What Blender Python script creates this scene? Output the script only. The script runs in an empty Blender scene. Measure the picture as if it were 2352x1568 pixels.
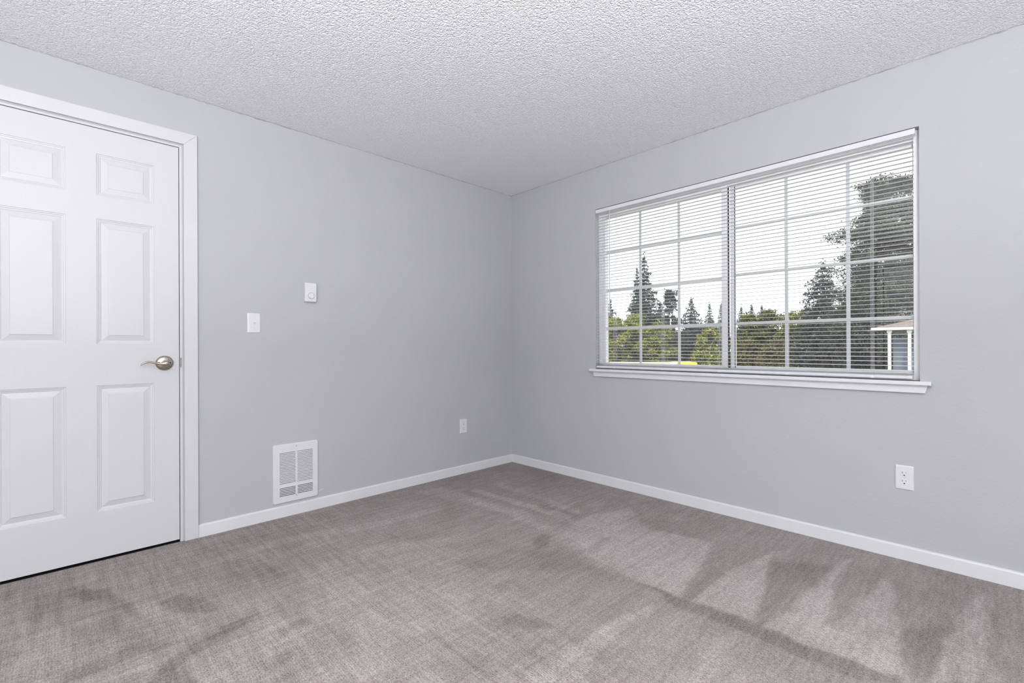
import bpy, math, random
import numpy as np
from mathutils import Vector, Matrix

scene = bpy.context.scene
COL = scene.collection
R = math.radians
H = 2.36                      # ceiling height
XB, YB = -5.0, -4.8           # far sides of the room behind the camera

# ------------------------------------------------------------------ camera
CAM = Vector((-2.8964, -2.9972, 1.0223))
YAW, ROLL = 0.80203, -0.0039
fw = Vector((math.cos(YAW), math.sin(YAW), 0.0005))
fw.normalize()
rt = Vector((math.sin(YAW), -math.cos(YAW), 0))
up = rt.cross(fw)
r2 = rt * math.cos(ROLL) + up * math.sin(ROLL)
u2 = -rt * math.sin(ROLL) + up * math.cos(ROLL)
cd = bpy.data.cameras.new('camera')
cam = bpy.data.objects.new('camera', cd)
COL.objects.link(cam)
m = Matrix((r2, u2, -fw)).transposed().to_4x4()
m.translation = CAM
cam.matrix_world = m
cd.sensor_fit = 'HORIZONTAL'
cd.sensor_width = 36
cd.lens = 36 * 1075.44 / 2352
cd.shift_y = 10.87 / 2352
cd.clip_start = 0.02
cd.clip_end = 500
scene.camera = cam

# ------------------------------------------------------------------ sky, sun, exposure
W = bpy.data.worlds.new('overcast_sky')
scene.world = W
W.use_nodes = True
bg = W.node_tree.nodes['Background']
bg.inputs['Color'].default_value = (0.95, 0.97, 1.0, 1)
bg.inputs['Strength'].default_value = 1.75
sd = bpy.data.lights.new('sun', 'SUN')
sd.energy = 5.0
sd.angle = R(12)
sd.color = (1.0, 0.95, 0.86)
sun = bpy.data.objects.new('sun', sd)
COL.objects.link(sun)
sun.rotation_euler = Vector((1.0, 0.35, -1.15)).to_track_quat('-Z', 'Y').to_euler()

def area(name, loc, aim, size, power, color):
    l = bpy.data.lights.new(name, 'AREA')
    l.shape = 'DISK'
    l.size = size
    l.energy = power
    l.color = color
    o = bpy.data.objects.new(name, l)
    COL.objects.link(o)
    o.location = loc
    o.rotation_euler = (Vector(aim) - Vector(loc)).to_track_quat('-Z', 'Y').to_euler()
    return o
# the photographer's flash head, bounced off the ceiling above and behind the camera
area('flash_bounce', (-3.5, -3.65, 1.15), (-3.5, -3.6, 2.36), 0.45, 205, (0.98, 0.985, 1.0))
area('added_fill', (-3.9, -4.0, 1.25), (-2.0, -2.0, 2.2), 1.1, 42, (0.98, 0.985, 1.0))  # unseen fill disk, added to brighten the ceiling
vs = scene.view_settings
scene.display_settings.display_device = 'sRGB'
vs.view_transform = 'Standard'
vs.look = 'None'
vs.exposure = 0.05
vs.gamma = 1.0
vs.use_curve_mapping = False

# ------------------------------------------------------------------ materials
class NT:
    def __init__(s, name):
        s.m = bpy.data.materials.new(name)
        s.m.use_nodes = True
        s.t = s.m.node_tree
        s.b = s.t.nodes['Principled BSDF']
        s.out = s.t.nodes['Material Output']
        s.tc = None
    def n(s, kind, **kw):
        nd = s.t.nodes.new(kind)
        for k, v in kw.items():
            if k in nd.inputs:
                nd.inputs[k].default_value = v
            else:
                setattr(nd, k, v)
        return nd
    def l(s, a, b):
        s.t.links.new(a, b)
    def obj(s, scale=(1, 1, 1)):
        if not s.tc:
            s.tc = s.n('ShaderNodeTexCoord')
        mp = s.n('ShaderNodeMapping')
        mp.inputs['Scale'].default_value = scale
        s.l(s.tc.outputs['Object'], mp.inputs['Vector'])
        return mp.outputs['Vector']
    def noise(s, scale, detail=2.0, rough=.5, vec=None, stretch=(1, 1, 1)):
        nd = s.n('ShaderNodeTexNoise', Scale=scale, Detail=detail, Roughness=rough)
        s.l(vec or s.obj(stretch), nd.inputs['Vector'])
        return nd.outputs['Fac']
    def math(s, op, a, b=None, c=None):
        nd = s.n('ShaderNodeMath', operation=op)
        for i, v in enumerate((a, b, c)):
            if v is None:
                continue
            if isinstance(v, (int, float)):
                nd.inputs[i].default_value = v
            else:
                s.l(v, nd.inputs[i])
        return nd.outputs[0]
    def ramp(s, fac, stops):
        nd = s.n('ShaderNodeValToRGB')
        e = nd.color_ramp.elements
        while len(e) < len(stops):
            e.new(0.5)
        for i, (p, c) in enumerate(stops):
            e[i].position = p
            e[i].color = (*c, 1) if len(c) == 3 else c
        s.l(fac, nd.inputs['Fac'])
        return nd.outputs['Color']
    def bump(s, h, strength, dist):
        nd = s.n('ShaderNodeBump', Strength=strength, Distance=dist)
        s.l(h, nd.inputs['Height'])
        s.l(nd.outputs['Normal'], s.b.inputs['Normal'])
        return nd
    def set(s, col=None, rough=.5, metal=0., spec=.5):
        if col is not None:
            s.b.inputs['Base Color'].default_value = (*col, 1)
        s.b.inputs['Roughness'].default_value = rough
        s.b.inputs['Metallic'].default_value = metal
        s.b.inputs['Specular IOR Level'].default_value = spec
        return s

def plain(name, col, rough=.5, metal=0., spec=.5, var=.03, scale=30., bump=0.):
    t = NT(name).set(col, rough, metal, spec)
    f = t.noise(scale, 3)
    lo = tuple(c * (1 - var) for c in col)
    hi = tuple(min(1, c * (1 + var)) for c in col)
    t.l(t.ramp(f, [(.3, lo), (.7, hi)]), t.b.inputs['Base Color'])
    if bump:
        t.bump(f, bump, .001)
    return t.m

def wall_paint():
    t = NT('lavender_grey_paint').set((.50, .50, .555), .75, 0, .3)
    f = t.noise(3, 2)
    t.l(t.ramp(f, [(.3, (.466, .468, .496)), (.7, (.478, .480, .509))]), t.b.inputs['Base Color'])
    a = t.noise(85, 3, .55)
    b = t.noise(22, 2, .5)
    t.bump(t.math('ADD', a, t.math('MULTIPLY', b, .8)), .28, .0022)
    return t.m

def ceiling_mat():
    t = NT('popcorn_ceiling').set((.8, .8, .8), .33, 0, .6)
    v = t.n('ShaderNodeTexVoronoi', Scale=135.0, feature='SMOOTH_F1')
    v.inputs['Smoothness'].default_value = .35
    nz = t.n('ShaderNodeTexNoise', Scale=60.0, Detail=2.0)
    t.l(t.obj(), nz.inputs['Vector'])
    mx = t.n('ShaderNodeMixRGB', blend_type='ADD')
    mx.inputs['Fac'].default_value = .02
    t.l(t.obj(), mx.inputs['Color1'])
    t.l(nz.outputs['Color'], mx.inputs['Color2'])
    t.l(mx.outputs['Color'], v.inputs['Vector'])
    lump = t.math('SUBTRACT', 1.0, t.math('MULTIPLY', v.outputs['Distance'], 1.0))
    f2 = t.noise(210, 3, .65)
    f3 = t.noise(62, 3, .6)
    h = t.math('ADD', t.math('ADD', t.math('MULTIPLY', lump, 1.5), t.math('MULTIPLY', f2, .45)), t.math('MULTIPLY', f3, .45))
    t.bump(h, .72, .0056)
    t.l(t.ramp(f2, [(.35, (.85, .858, .878)), (.65, (.93, .938, .955))]), t.b.inputs['Base Color'])
    return t.m

def carpet_mat():
    t = NT('taupe_patterned_carpet').set((.3, .27, .27), .95, 0, .1)
    at = t.n('ShaderNodeAttribute', attribute_name='nap')
    nap = at.outputs['Fac']
    # woven dashes set in columns that run towards the window wall
    wob = t.n('ShaderNodeTexNoise', Scale=14.0, Detail=2.0)
    t.l(t.obj(), wob.inputs['Vector'])
    mp = t.n('ShaderNodeMixRGB', blend_type='ADD')
    mp.inputs['Fac'].default_value = .009
    rot = t.n('ShaderNodeMapping')
    rot.inputs['Rotation'].default_value = (0, 0, R(90))
    t.l(t.tc.outputs['Object'], rot.inputs['Vector'])
    t.l(rot.outputs['Vector'], mp.inputs['Color1'])
    t.l(wob.outputs['Color'], mp.inputs['Color2'])
    cells = t.n('ShaderNodeTexBrick', Scale=1.0)
    cells.offset = .5
    cells.inputs['Color1'].default_value = (0, 0, 0, 1)
    cells.inputs['Color2'].default_value = (1, 1, 1, 1)
    cells.inputs['Mortar'].default_value = (0, 0, 0, 1)
    cells.inputs['Brick Width'].default_value = .0140
    cells.inputs['Row Height'].default_value = .0074
    cells.inputs['Mortar Size'].default_value = .0021
    cells.inputs['Mortar Smooth'].default_value = .5
    t.l(mp.outputs['Color'], cells.inputs['Vector'])
    dash = t.math('MULTIPLY', t.ramp(cells.outputs['Color'], [(.25, (0, 0, 0)), (.60, (1, 1, 1))]), t.math('SUBTRACT', 1.0, cells.outputs['Fac']))
    cols = t.noise(1, 2, .5, stretch=(9, 62, 1))
    cols2 = t.noise(1, 2, .5, stretch=(62, 9, 1))
    fib = t.noise(310, 2, .8)
    fib2 = t.noise(150, 3, .75, stretch=(1, .7, 1))
    big = t.noise(2.6, 3, .55)
    streak = t.noise(1, 3, .6, stretch=(1.2, 26, 1))
    lit = t.math('MULTIPLY', t.math('ADD', nap, .9), .55)
    ystreak = t.noise(1, 2, .6, stretch=(42, 3.2, 1))
    sep = t.n('ShaderNodeSeparateXYZ')
    t.l(t.tc.outputs['Object'], sep.inputs[0])
    far = t.n('ShaderNodeMapRange')
    far.inputs['From Min'].default_value = -1.25
    far.inputs['From Max'].default_value = -1.75
    t.l(sep.outputs['X'], far.inputs['Value'])
    ystreak = t.math('MULTIPLY', t.math('SUBTRACT', ystreak, .5), far.outputs[0])
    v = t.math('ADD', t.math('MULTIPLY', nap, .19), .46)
    v = t.math('ADD', v, t.math('MULTIPLY', t.math('SUBTRACT', cols, .5), .30))
    v = t.math('ADD', v, t.math('MULTIPLY', t.math('SUBTRACT', cols2, .5), .16))
    v = t.math('ADD', v, t.math('MULTIPLY', t.math('SUBTRACT', streak, .5), .26))
    v = t.math('ADD', v, t.math('MULTIPLY', ystreak, .40))
    v = t.math('ADD', v, t.math('MULTIPLY', t.math('SUBTRACT', fib, .5), 1.35))
    v = t.math('ADD', v, t.math('MULTIPLY', t.math('SUBTRACT', fib2, .5), 1.0))
    v = t.math('ADD', v, t.math('MULTIPLY', t.math('SUBTRACT', big, .5), .26))
    v = t.math('SUBTRACT', v, t.math('MULTIPLY', t.math('MULTIPLY', dash, lit), .22))
    t.l(t.ramp(v, [(0., (.120, .101, .096)), (.5, (.350, .310, .297)), (1., (.67, .612, .592))]), t.b.inputs['Base Color'])
    h = t.math('ADD', t.math('MULTIPLY', fib, .5), t.math('MULTIPLY', fib2, .6))
    h = t.math('SUBTRACT', h, t.math('MULTIPLY', dash, .3))
    t.bump(h, .6, .005)
    return t.m

def door_mat():
    t = NT('white_door_paint').set((.605, .607, .618), .42, 0, .4)
    g = t.noise(1, 4, .6, stretch=(70, 70, 5))
    w = t.n('ShaderNodeTexWave', Scale=9.0, Distortion=9.0, Detail=3.0)
    t.l(t.obj((1, 1, .22)), w.inputs['Vector'])
    h = t.math('ADD', g, t.math('MULTIPLY', w.outputs['Fac'], .6))
    t.bump(h, .22, .0007)
    return t.m

def metal_mat():
    t = NT('satin_nickel').set((.40, .36, .31), .32, 1.)
    f = t.noise(60, 3, stretch=(1, 1, 8))
    t.l(t.ramp(f, [(.3, (.33, .29, .25)), (.7, (.50, .46, .40))]), t.b.inputs['Base Color'])
    t.bump(t.noise(400, 2), .08, .0004)
    return t.m

def glass_mat():
    t = NT('window_glass')
    t.t.nodes.remove(t.b)
    tr = t.n('ShaderNodeBsdfTransparent')
    tr.inputs['Color'].default_value = (.965, .975, .97, 1)
    gl = t.n('ShaderNodeBsdfGlossy', Roughness=.0)
    fr = t.n('ShaderNodeFresnel')
    geo = t.n('ShaderNodeNewGeometry')
    t.l(t.math('MULTIPLY_ADD', geo.outputs['Backfacing'], 1 / 1.72 - 1.72, 1.72), fr.inputs['IOR'])
    mx = t.n('ShaderNodeMixShader')
    t.l(fr.outputs[0], mx.inputs[0])
    t.l(tr.outputs[0], mx.inputs[1])
    t.l(gl.outputs[0], mx.inputs[2])
    t.l(mx.outputs[0], t.out.inputs['Surface'])
    return t.m

def slat_mat():
    t = NT('white_slat_vinyl').set((.72, .72, .73), .4, 0, .5)
    t.b.inputs['Transmission Weight'].default_value = 0
    t.bump(t.noise(12, 1, stretch=(1, .2, 1)), .05, .001)
    return t.m

def leaf_mat(name, dark, mid, light, scale=1.3):
    t = NT(name).set(mid, .7, 0, .15)
    f = t.noise(scale, 3, .6)
    at = t.n('ShaderNodeAttribute', attribute_name='leaf_tone')
    v = t.math('ADD', t.math('MULTIPLY', t.math('SUBTRACT', f, .5), .9), at.outputs['Fac'])
    t.l(t.ramp(v, [(.15, dark), (.5, mid), (.9, light)]), t.b.inputs['Base Color'])
    return t.m

M = dict(
    wall=wall_paint(), ceiling=ceiling_mat(), carpet=carpet_mat(), door=door_mat(),
    trim=plain('white_trim_paint', (.70, .70, .715), .4, var=.015, scale=6, bump=.1),
    casing=plain('white_casing_paint', (.61, .612, .625), .4, var=.015, scale=6, bump=.1),
    sill=plain('white_sill_paint', (.72, .72, .735), .35, var=.02, scale=8, bump=.1),
    thin_strip=plain('edge_shade_grey', (.34, .34, .37), .8, var=.25, scale=12),  # dark grey that imitates the shadow line under the ceiling edge
    plastic=plain('white_plastic', (.70, .70, .735), .3, var=.01),
    cream=plain('cream_plastic', (.80, .79, .70), .3, var=.01),
    enamel=plain('white_enamel', (.70, .70, .725), .35, var=.01, scale=20),
    fins=plain('grey_fins', (.40, .40, .42), .5, .0),
    dark=plain('dark_void', (.012, .011, .012), .8),
    slot=plain('slot_grey', (.16, .155, .16), .6),
    screw=plain('screw_steel', (.35, .35, .36), .35, 1.),
    nickel=metal_mat(), glass=glass_mat(), slats=slat_mat(),
    vinyl=plain('white_window_vinyl', (.86, .86, .875), .35, var=.02),
    gasket=plain('black_gasket', (.02, .015, .022), .6),
    cord=plain('white_cord', (.75, .75, .77), .7, var=.05, scale=200),
    wand=plain('clear_wand', (.62, .61, .66), .15),
    added_lampglass=None,
    asphalt=plain('pale_pavement', (.22, .215, .195), .9, var=.08, scale=4),
    lawn=plain('dry_lawn', (.16, .17, .07), .9, var=.3, scale=3),
    bark=plain('grey_bark', (.085, .07, .06), .9, var=.4, scale=8),
    f_con=leaf_mat('blue_green_needles', (.012, .022, .020), (.045, .066, .058), (.12, .15, .13)),
    f_far=leaf_mat('hazy_far_needles', (.07, .10, .095), (.12, .155, .145), (.20, .24, .22)),  # distance haze mixed into the needle colour
    f_big=leaf_mat('dark_cedar_needles', (.012, .018, .012), (.045, .058, .038), (.13, .15, .09)),
    f_dark=leaf_mat('dark_undergrowth', (.015, .018, .016), (.04, .045, .036), (.09, .10, .07)),
    f_yel=leaf_mat('yellow_green_leaves', (.028, .040, .008), (.150, .175, .034), (.50, .50, .11), 2.8),
    f_olive=leaf_mat('olive_leaves', (.03, .035, .01), (.105, .12, .035), (.27, .27, .08), 1.8),
    f_brown=leaf_mat('rusty_olive_leaves', (.03, .026, .012), (.095, .088, .038), (.22, .18, .08), 1.8),
    post=plain('white_post_paint', (.62, .62, .60), .5),
    shingle=plain('brown_shingles', (.17, .13, .115), .9, var=.25, scale=14),
    siding=plain('grey_siding', (.10, .10, .10), .8, var=.1, scale=5),
    bluepane=plain('blue_grey_pane', (.12, .145, .19), .25, var=.15, scale=2),
    palewall=plain('cream_render', (.80, .74, .62), .8, var=.04),
    yellow=plain('yellow_paint', (.90, .62, .08), .5, var=.05),
    rubber=plain('black_rubber', (.02, .02, .02), .8),
)
_t = NT('frosted_lamp_glass').set((.9, .9, .9), .3)
_t.b.inputs['Emission Color'].default_value = (1, .98, .96, 1)
_t.b.inputs['Emission Strength'].default_value = 7.0
M['added_lampglass'] = _t.m

# ------------------------------------------------------------------ mesh helpers
class MB:
    def __init__(s):
        s.v, s.f, s.mi, s.sm = [], [], [], []
    def add(s, vs_, fs, mi=0, smooth=False):
        o = len(s.v)
        s.v += [tuple(p) for p in vs_]
        s.f += [tuple(i + o for i in f) for f in fs]
        s.mi += [mi] * len(fs)
        s.sm += [smooth] * len(fs)
        return s
    def box(s, a, b, mi=0):
        x0, y0, z0 = (min(a[i], b[i]) for i in range(3))
        x1, y1, z1 = (max(a[i], b[i]) for i in range(3))
        return s.add([(x0, y0, z0), (x1, y0, z0), (x1, y1, z0), (x0, y1, z0), (x0, y0, z1), (x1, y0, z1), (x1, y1, z1), (x0, y1, z1)],
                     [(0, 3, 2, 1), (4, 5, 6, 7), (0, 1, 5, 4), (1, 2, 6, 5), (2, 3, 7, 6), (3, 0, 4, 7)], mi)
    def prism(s, poly, fn, d0, d1, mi=0, smooth=False):
        """closed 2D polygon extruded; fn(u, v, d) -> 3D point"""
        n = len(poly)
        vs_ = [fn(u, v, d0) for u, v in poly] + [fn(u, v, d1) for u, v in poly]
        fs = [tuple(range(n - 1, -1, -1)), tuple(range(n, 2 * n))]
        fs += [(i, (i + 1) % n, n + (i + 1) % n, n + i) for i in range(n)]
        return s.add(vs_, fs, mi, smooth)
    def rings(s, rings, cap0=True, cap1=True, mi=0, smooth=True):
        n = len(rings[0])
        vs_ = [p for r in rings for p in r]
        fs = []
        for k in range(len(rings) - 1):
            for i in range(n):
                j = (i + 1) % n
                fs.append((k * n + i, k * n + j, (k + 1) * n + j, (k + 1) * n + i))
        s.add(vs_, fs, mi, smooth)
        if cap0:
            s.add(rings[0], [tuple(range(n - 1, -1, -1))], mi)
        if cap1:
            s.add(rings[-1], [tuple(range(n))], mi)
        return s
    def tube(s, pts, rads, n=12, mi=0, squash=1.0):
        pts = [Vector(p) for p in pts]
        if isinstance(rads, (int, float)):
            rads = [rads] * len(pts)
        rs = []
        for k, p in enumerate(pts):
            t = (pts[min(k + 1, len(pts) - 1)] - pts[max(k - 1, 0)]).normalized()
            a = Vector((0, 0, 1)) if abs(t.z) < .9 else Vector((0, 1, 0))
            u = t.cross(a).normalized()
            w = u.cross(t)
            rs.append([tuple(p + u * math.cos(2 * math.pi * i / n) * rads[k] * squash + w * math.sin(2 * math.pi * i / n) * rads[k]) for i in range(n)])
        return s.rings(rs, mi=mi)
    def build(s, name, mats, parent=None, loc=(0, 0, 0), bevel=0, seg=2):
        me = bpy.data.meshes.new(name)
        me.from_pydata(s.v, [], s.f)
        me.polygons.foreach_set('material_index', s.mi)
        me.polygons.foreach_set('use_smooth', s.sm)
        for mt in (mats if isinstance(mats, (list, tuple)) else [mats]):
            me.materials.append(mt)
        me.update()
        o = bpy.data.objects.new(name, me)
        COL.objects.link(o)
        if parent:
            o.parent = parent
        o.location = loc
        if bevel:
            b = o.modifiers.new('bevel', 'BEVEL')
            b.width = bevel
            b.segments = seg
            b.limit_method = 'ANGLE'
            b.angle_limit = R(40)
            for p in me.polygons:
                p.use_smooth = False
        return o

def empty(name, loc=(0, 0, 0), rz=0.):
    o = bpy.data.objects.new(name, None)
    o.empty_display_size = .1
    COL.objects.link(o)
    o.location = loc
    o.rotation_euler = (0, 0, rz)
    return o
def tag(o, label=None, cat=None, group=None, kind=None):
    if label: o['label'] = label
    if cat: o['category'] = cat
    if group: o['group'] = group
    if kind: o['kind'] = kind
    return o
def struct(o, label=None, cat=None):
    return tag(o, label, cat, kind='structure')
def copy_tree(o, parent=None):
    c = o.copy()
    COL.objects.link(c)
    if parent:
        c.parent = parent
    for ch in list(o.children):
        copy_tree(ch, c)
    return c
def rrect(x0, x1, z0, z1, r, n=6):
    pts = []
    for cx, cz, a0 in ((x1 - r, z1 - r, 0), (x0 + r, z1 - r, 90), (x0 + r, z0 + r, 180), (x1 - r, z0 + r, 270)):
        for k in range(n + 1):
            a = R(a0 + 90 * k / n)
            pts.append((cx + r * math.cos(a), cz + r * math.sin(a)))
    return pts
def inset_cells(mb, us, vs_, holes, fn, mi=0):
    """grid of quads over us x vs_, leaving out the cells in holes"""
    for i in range(len(us) - 1):
        for j in range(len(vs_) - 1):
            if (i, j) in holes:
                continue
            mb.add([fn(us[i], vs_[j]), fn(us[i + 1], vs_[j]), fn(us[i + 1], vs_[j + 1]), fn(us[i], vs_[j + 1])], [(0, 1, 2, 3)], mi)

# ------------------------------------------------------------------ room shell
T = .13                        # wall thickness
DX0, DX1, DZ = -3.215, -2.427, 2.090      # door opening
WY0, WY1, WZ0, WZ1 = -2.749, -0.907, .853, 2.0468   # window opening

b = MB()
b.box((XB - T, 0, -.1), (DX0, T, H + .1))
b.box((DX1, 0, -.1), (T, T, H + .1))
b.box((DX0, 0, DZ), (DX1, T, H + .1))
struct(b.build('wall_left', M['wall']), 'lavender grey wall with the panelled door and heater', 'wall')
b = MB()
b.box((0, YB - T, -.1), (T, WY0, H + .1))
b.box((0, WY1, -.1), (T, 0, H + .1))
b.box((0, WY0, -.1), (T, WY1, WZ0))
b.box((0, WY0, WZ1), (T, WY1, H + .1))
struct(b.build('wall_right', M['wall']), 'lavender grey wall around the window with the blind', 'wall')
struct(MB().box((XB - T, YB - T, -.1), (XB, 0, H + .1)).build('wall_back', M['wall']), 'lavender grey wall behind the camera facing the window', 'wall')
struct(MB().box((XB, YB - T, -.1), (0, YB, H + .1)).build('wall_near', M['wall']), 'lavender grey wall behind the camera facing the door', 'wall')

# ceiling: popcorn coat with a slightly ragged edge
struct(MB().box((XB - T, YB - T, H), (T, T, H + .12)).build('ceiling', M['ceiling']), 'white popcorn textured ceiling', 'ceiling')

# dark ragged strip standing in for the shadow line between popcorn and walls
def ceiling_edge_shade(name, axis, length, label):
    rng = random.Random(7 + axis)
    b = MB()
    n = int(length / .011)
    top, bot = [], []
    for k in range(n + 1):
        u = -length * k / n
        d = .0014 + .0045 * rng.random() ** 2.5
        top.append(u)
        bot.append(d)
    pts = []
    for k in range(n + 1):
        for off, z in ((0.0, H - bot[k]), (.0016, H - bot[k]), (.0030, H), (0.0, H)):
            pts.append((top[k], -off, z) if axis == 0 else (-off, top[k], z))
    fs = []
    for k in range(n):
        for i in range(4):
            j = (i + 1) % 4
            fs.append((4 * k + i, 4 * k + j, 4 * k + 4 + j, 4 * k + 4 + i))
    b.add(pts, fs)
    struct(b.build(name, M['thin_strip']), label, 'ceiling edge')
ceiling_edge_shade('shadow_line_1', 0, 4.99, 'thin grey ragged strip painted as the ceiling shadow line above the door wall')
ceiling_edge_shade('shadow_line_2', 1, 4.79, 'thin grey ragged strip painted as the ceiling shadow line above the window wall')
# baseboards
def profile_board(name, p0, p1, nrm, label):
    """baseboard from p0 to p1 (floor points), nrm points into the room"""
    p0, p1, nrm = Vector((*p0, 0)), Vector((*p1, 0)), Vector((*nrm, 0))
    prof = [(0, 0), (.012, 0), (.012, .060), (.0105, .0645), (.007, .067), (0, .068)]
    b = MB()
    n = len(prof)
    vs_ = [tuple(p0 + nrm * u + Vector((0, 0, v))) for u, v in prof] + [tuple(p1 + nrm * u + Vector((0, 0, v))) for u, v in prof]
    fs = [tuple(range(n)), tuple(range(2 * n - 1, n - 1, -1))] + [((i + 1) % n, i, n + i, n + (i + 1) % n) for i in range(n)]
    b.add(vs_, fs)
    return struct(b.build(name, M['trim']), label, 'baseboard')
profile_board('baseboard_left', (-2.359, 0), (0, 0), (0, -1), 'white baseboard under the wall heater')
profile_board('baseboard_right', (0, -.012), (0, YB), (-1, 0), 'white baseboard under the window wall')
profile_board('baseboard_far_left', (XB, 0), (-3.283, 0), (0, -1), 'white baseboard left of the door')
profile_board('baseboard_back', (XB, YB), (XB, -2.80), (1, 0), 'white baseboard on the wall behind the camera')

# carpet: one mesh, the nap left by the vacuum cleaner is a property of the pile
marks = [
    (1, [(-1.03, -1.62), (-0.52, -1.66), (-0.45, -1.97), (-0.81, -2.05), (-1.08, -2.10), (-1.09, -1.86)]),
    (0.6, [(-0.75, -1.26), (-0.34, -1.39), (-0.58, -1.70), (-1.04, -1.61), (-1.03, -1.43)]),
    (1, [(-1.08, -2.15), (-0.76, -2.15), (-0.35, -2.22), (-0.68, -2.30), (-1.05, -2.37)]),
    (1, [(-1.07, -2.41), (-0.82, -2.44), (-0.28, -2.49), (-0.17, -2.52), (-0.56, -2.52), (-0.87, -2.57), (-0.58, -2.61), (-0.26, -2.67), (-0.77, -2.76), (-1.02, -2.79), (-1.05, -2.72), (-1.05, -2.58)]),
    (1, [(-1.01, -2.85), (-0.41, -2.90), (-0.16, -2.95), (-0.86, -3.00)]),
    (0.8, [(-0.74, -0.38), (-0.68, -1.21), (-0.74, -1.25), (-0.81, -0.41)]),
    (0.6, [(-0.89, -0.39), (-0.89, -1.25), (-0.95, -1.27), (-0.94, -0.42)]),
    (0.5, [(-0.51, -0.41), (-0.57, -1.19), (-0.63, -1.22), (-0.57, -0.44)]),
    (0.5, [(-2.13, -0.29), (-1.55, -0.47), (-1.17, -0.52), (-1.19, -0.58), (-1.60, -0.56), (-2.16, -0.39)]),
    (0.5, [(-1.82, -0.72), (-1.26, -1.02), (-1.30, -1.09), (-1.84, -0.85)]),
    (0.8, [(-1.19, -2.06), (-1.39, -2.01), (-1.60, -1.98), (-1.80, -1.97), (-1.99, -1.99), (-1.83, -2.15), (-1.67, -2.08), (-1.45, -2.06), (-1.24, -2.08)]),
    (0.35, [(-2.07, -0.75), (-1.34, -1.14), (-1.24, -1.50), (-1.67, -1.66), (-2.08, -1.55), (-2.23, -1.18)]),
    (0.3, [(-2.33, -1.09), (-1.97, -1.36), (-2.17, -1.72), (-2.36, -1.53)]),
    (-0.9, [(-1.08, -1.88), (-1.08, -2.09), (-1.07, -2.42), (-1.06, -2.58), (-1.05, -2.79), (-1.08, -2.79), (-1.15, -2.71), (-1.14, -2.56), (-1.14, -2.38), (-1.16, -2.13)]),
    (-0.8, [(-1.70, -1.69), (-1.63, -1.72), (-1.61, -1.81), (-1.61, -1.87), (-1.67, -1.83), (-1.72, -1.75)]),
    (-0.9, [(-1.12, -1.31), (-1.00, -1.27), (-0.97, -1.33), (-1.10, -1.41), (-1.17, -1.39)]),
    (-0.7, [(-0.77, -1.50), (-0.81, -1.58), (-1.01, -1.62), (-1.02, -1.58)]),
    (-0.6, [(-0.62, -0.89), (-0.63, -1.25), (-0.75, -1.27), (-0.73, -1.01)]),
    (-1.1, [(-2.86, -0.25), (-2.76, -0.39), (-2.69, -0.62), (-2.64, -0.84), (-2.66, -0.84), (-2.71, -0.66), (-2.79, -0.45), (-2.87, -0.32)]),
    (-1, [(-2.61, -0.66), (-2.53, -0.64), (-2.47, -0.80), (-2.47, -0.89), (-2.53, -0.85), (-2.59, -0.75)]),
    (-0.9, [(-2.62, -1.10), (-2.49, -1.04), (-2.36, -0.99), (-2.35, -1.03), (-2.47, -1.10), (-2.61, -1.15)]),
    (-1.2, [(-2.75, -1.23), (-2.62, -1.11), (-2.59, -1.38)]),
    (-1, [(-2.43, -1.36), (-2.34, -1.32), (-2.33, -1.36), (-2.42, -1.40)]),
    (-0.9, [(-2.34, -1.19), (-2.24, -1.18), (-2.24, -1.23), (-2.34, -1.24)]),
    (-0.9, [(-2.90, -0.96), (-2.72, -0.94), (-2.61, -0.97), (-2.61, -1.03), (-2.72, -1.00), (-2.89, -1.02)]),
    (-0.5, [(-2.23, -0.65), (-2.12, -0.64), (-2.15, -0.85), (-2.24, -0.79)]),
    (-0.5, [(-0.38, -1.41), (-0.42, -1.58), (-0.51, -1.58), (-0.49, -1.45)]),
    (-0.6, [(-0.87, -2.56), (-0.69, -2.60), (-0.66, -2.65), (-0.87, -2.59)]),
    (-0.7, [(-0.76, -2.76), (-0.55, -2.87), (-0.97, -2.87), (-1.03, -2.80)]),
    (-0.6, [(-1.07, -2.11), (-0.72, -2.08), (-0.73, -2.13), (-1.08, -2.15)]),
    (-0.6, [(-1.05, -2.38), (-0.47, -2.26), (-0.34, -2.45), (-0.72, -2.45), (-1.06, -2.41)]),
    (-0.45, [(-2.97, -0.24), (-2.76, -0.36), (-2.71, -0.79), (-2.83, -0.78), (-2.95, -0.52)]),
    (-0.5, [(-2.39, -0.43), (-2.25, -0.45), (-2.16, -0.66), (-2.26, -0.76), (-2.37, -0.63)]),
    (0.5, [(-2.70, -0.64), (-2.63, -0.62), (-2.52, -0.98), (-2.63, -1.04)]),
    (0.5, [(-2.57, -1.22), (-2.35, -1.07), (-2.23, -1.26), (-2.43, -1.44), (-2.58, -1.31)]),
    (0.5, [(-1.15, -1.41), (-0.95, -1.40), (-1.00, -1.56), (-1.11, -1.70), (-1.12, -1.83), (-1.07, -1.88), (-0.49, -1.65), (-0.31, -1.37), (-0.74, -1.26), (-1.03, -1.37)]),
    (0.55, [(-1.23, -2.31), (-1.16, -2.35), (-1.42, -2.38), (-1.56, -2.39), (-1.63, -2.33)]),
    (-0.5, [(-2.05, -1.76), (-1.91, -1.77), (-1.89, -1.86), (-2.02, -1.86)]),
    (-0.5, [(-1.54, -1.21), (-1.29, -1.28), (-1.15, -1.41), (-1.07, -1.49), (-1.14, -1.70), (-1.31, -1.56), (-1.49, -1.38)]),
    (0.6, [(-1.10, -0.13), (-0.90, -0.17), (-0.81, -1.04), (-0.88, -1.08)]),
    (-0.5, [(-1.58, -1.51), (-1.46, -1.52), (-1.48, -1.59), (-1.58, -1.57)]),

]
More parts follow.
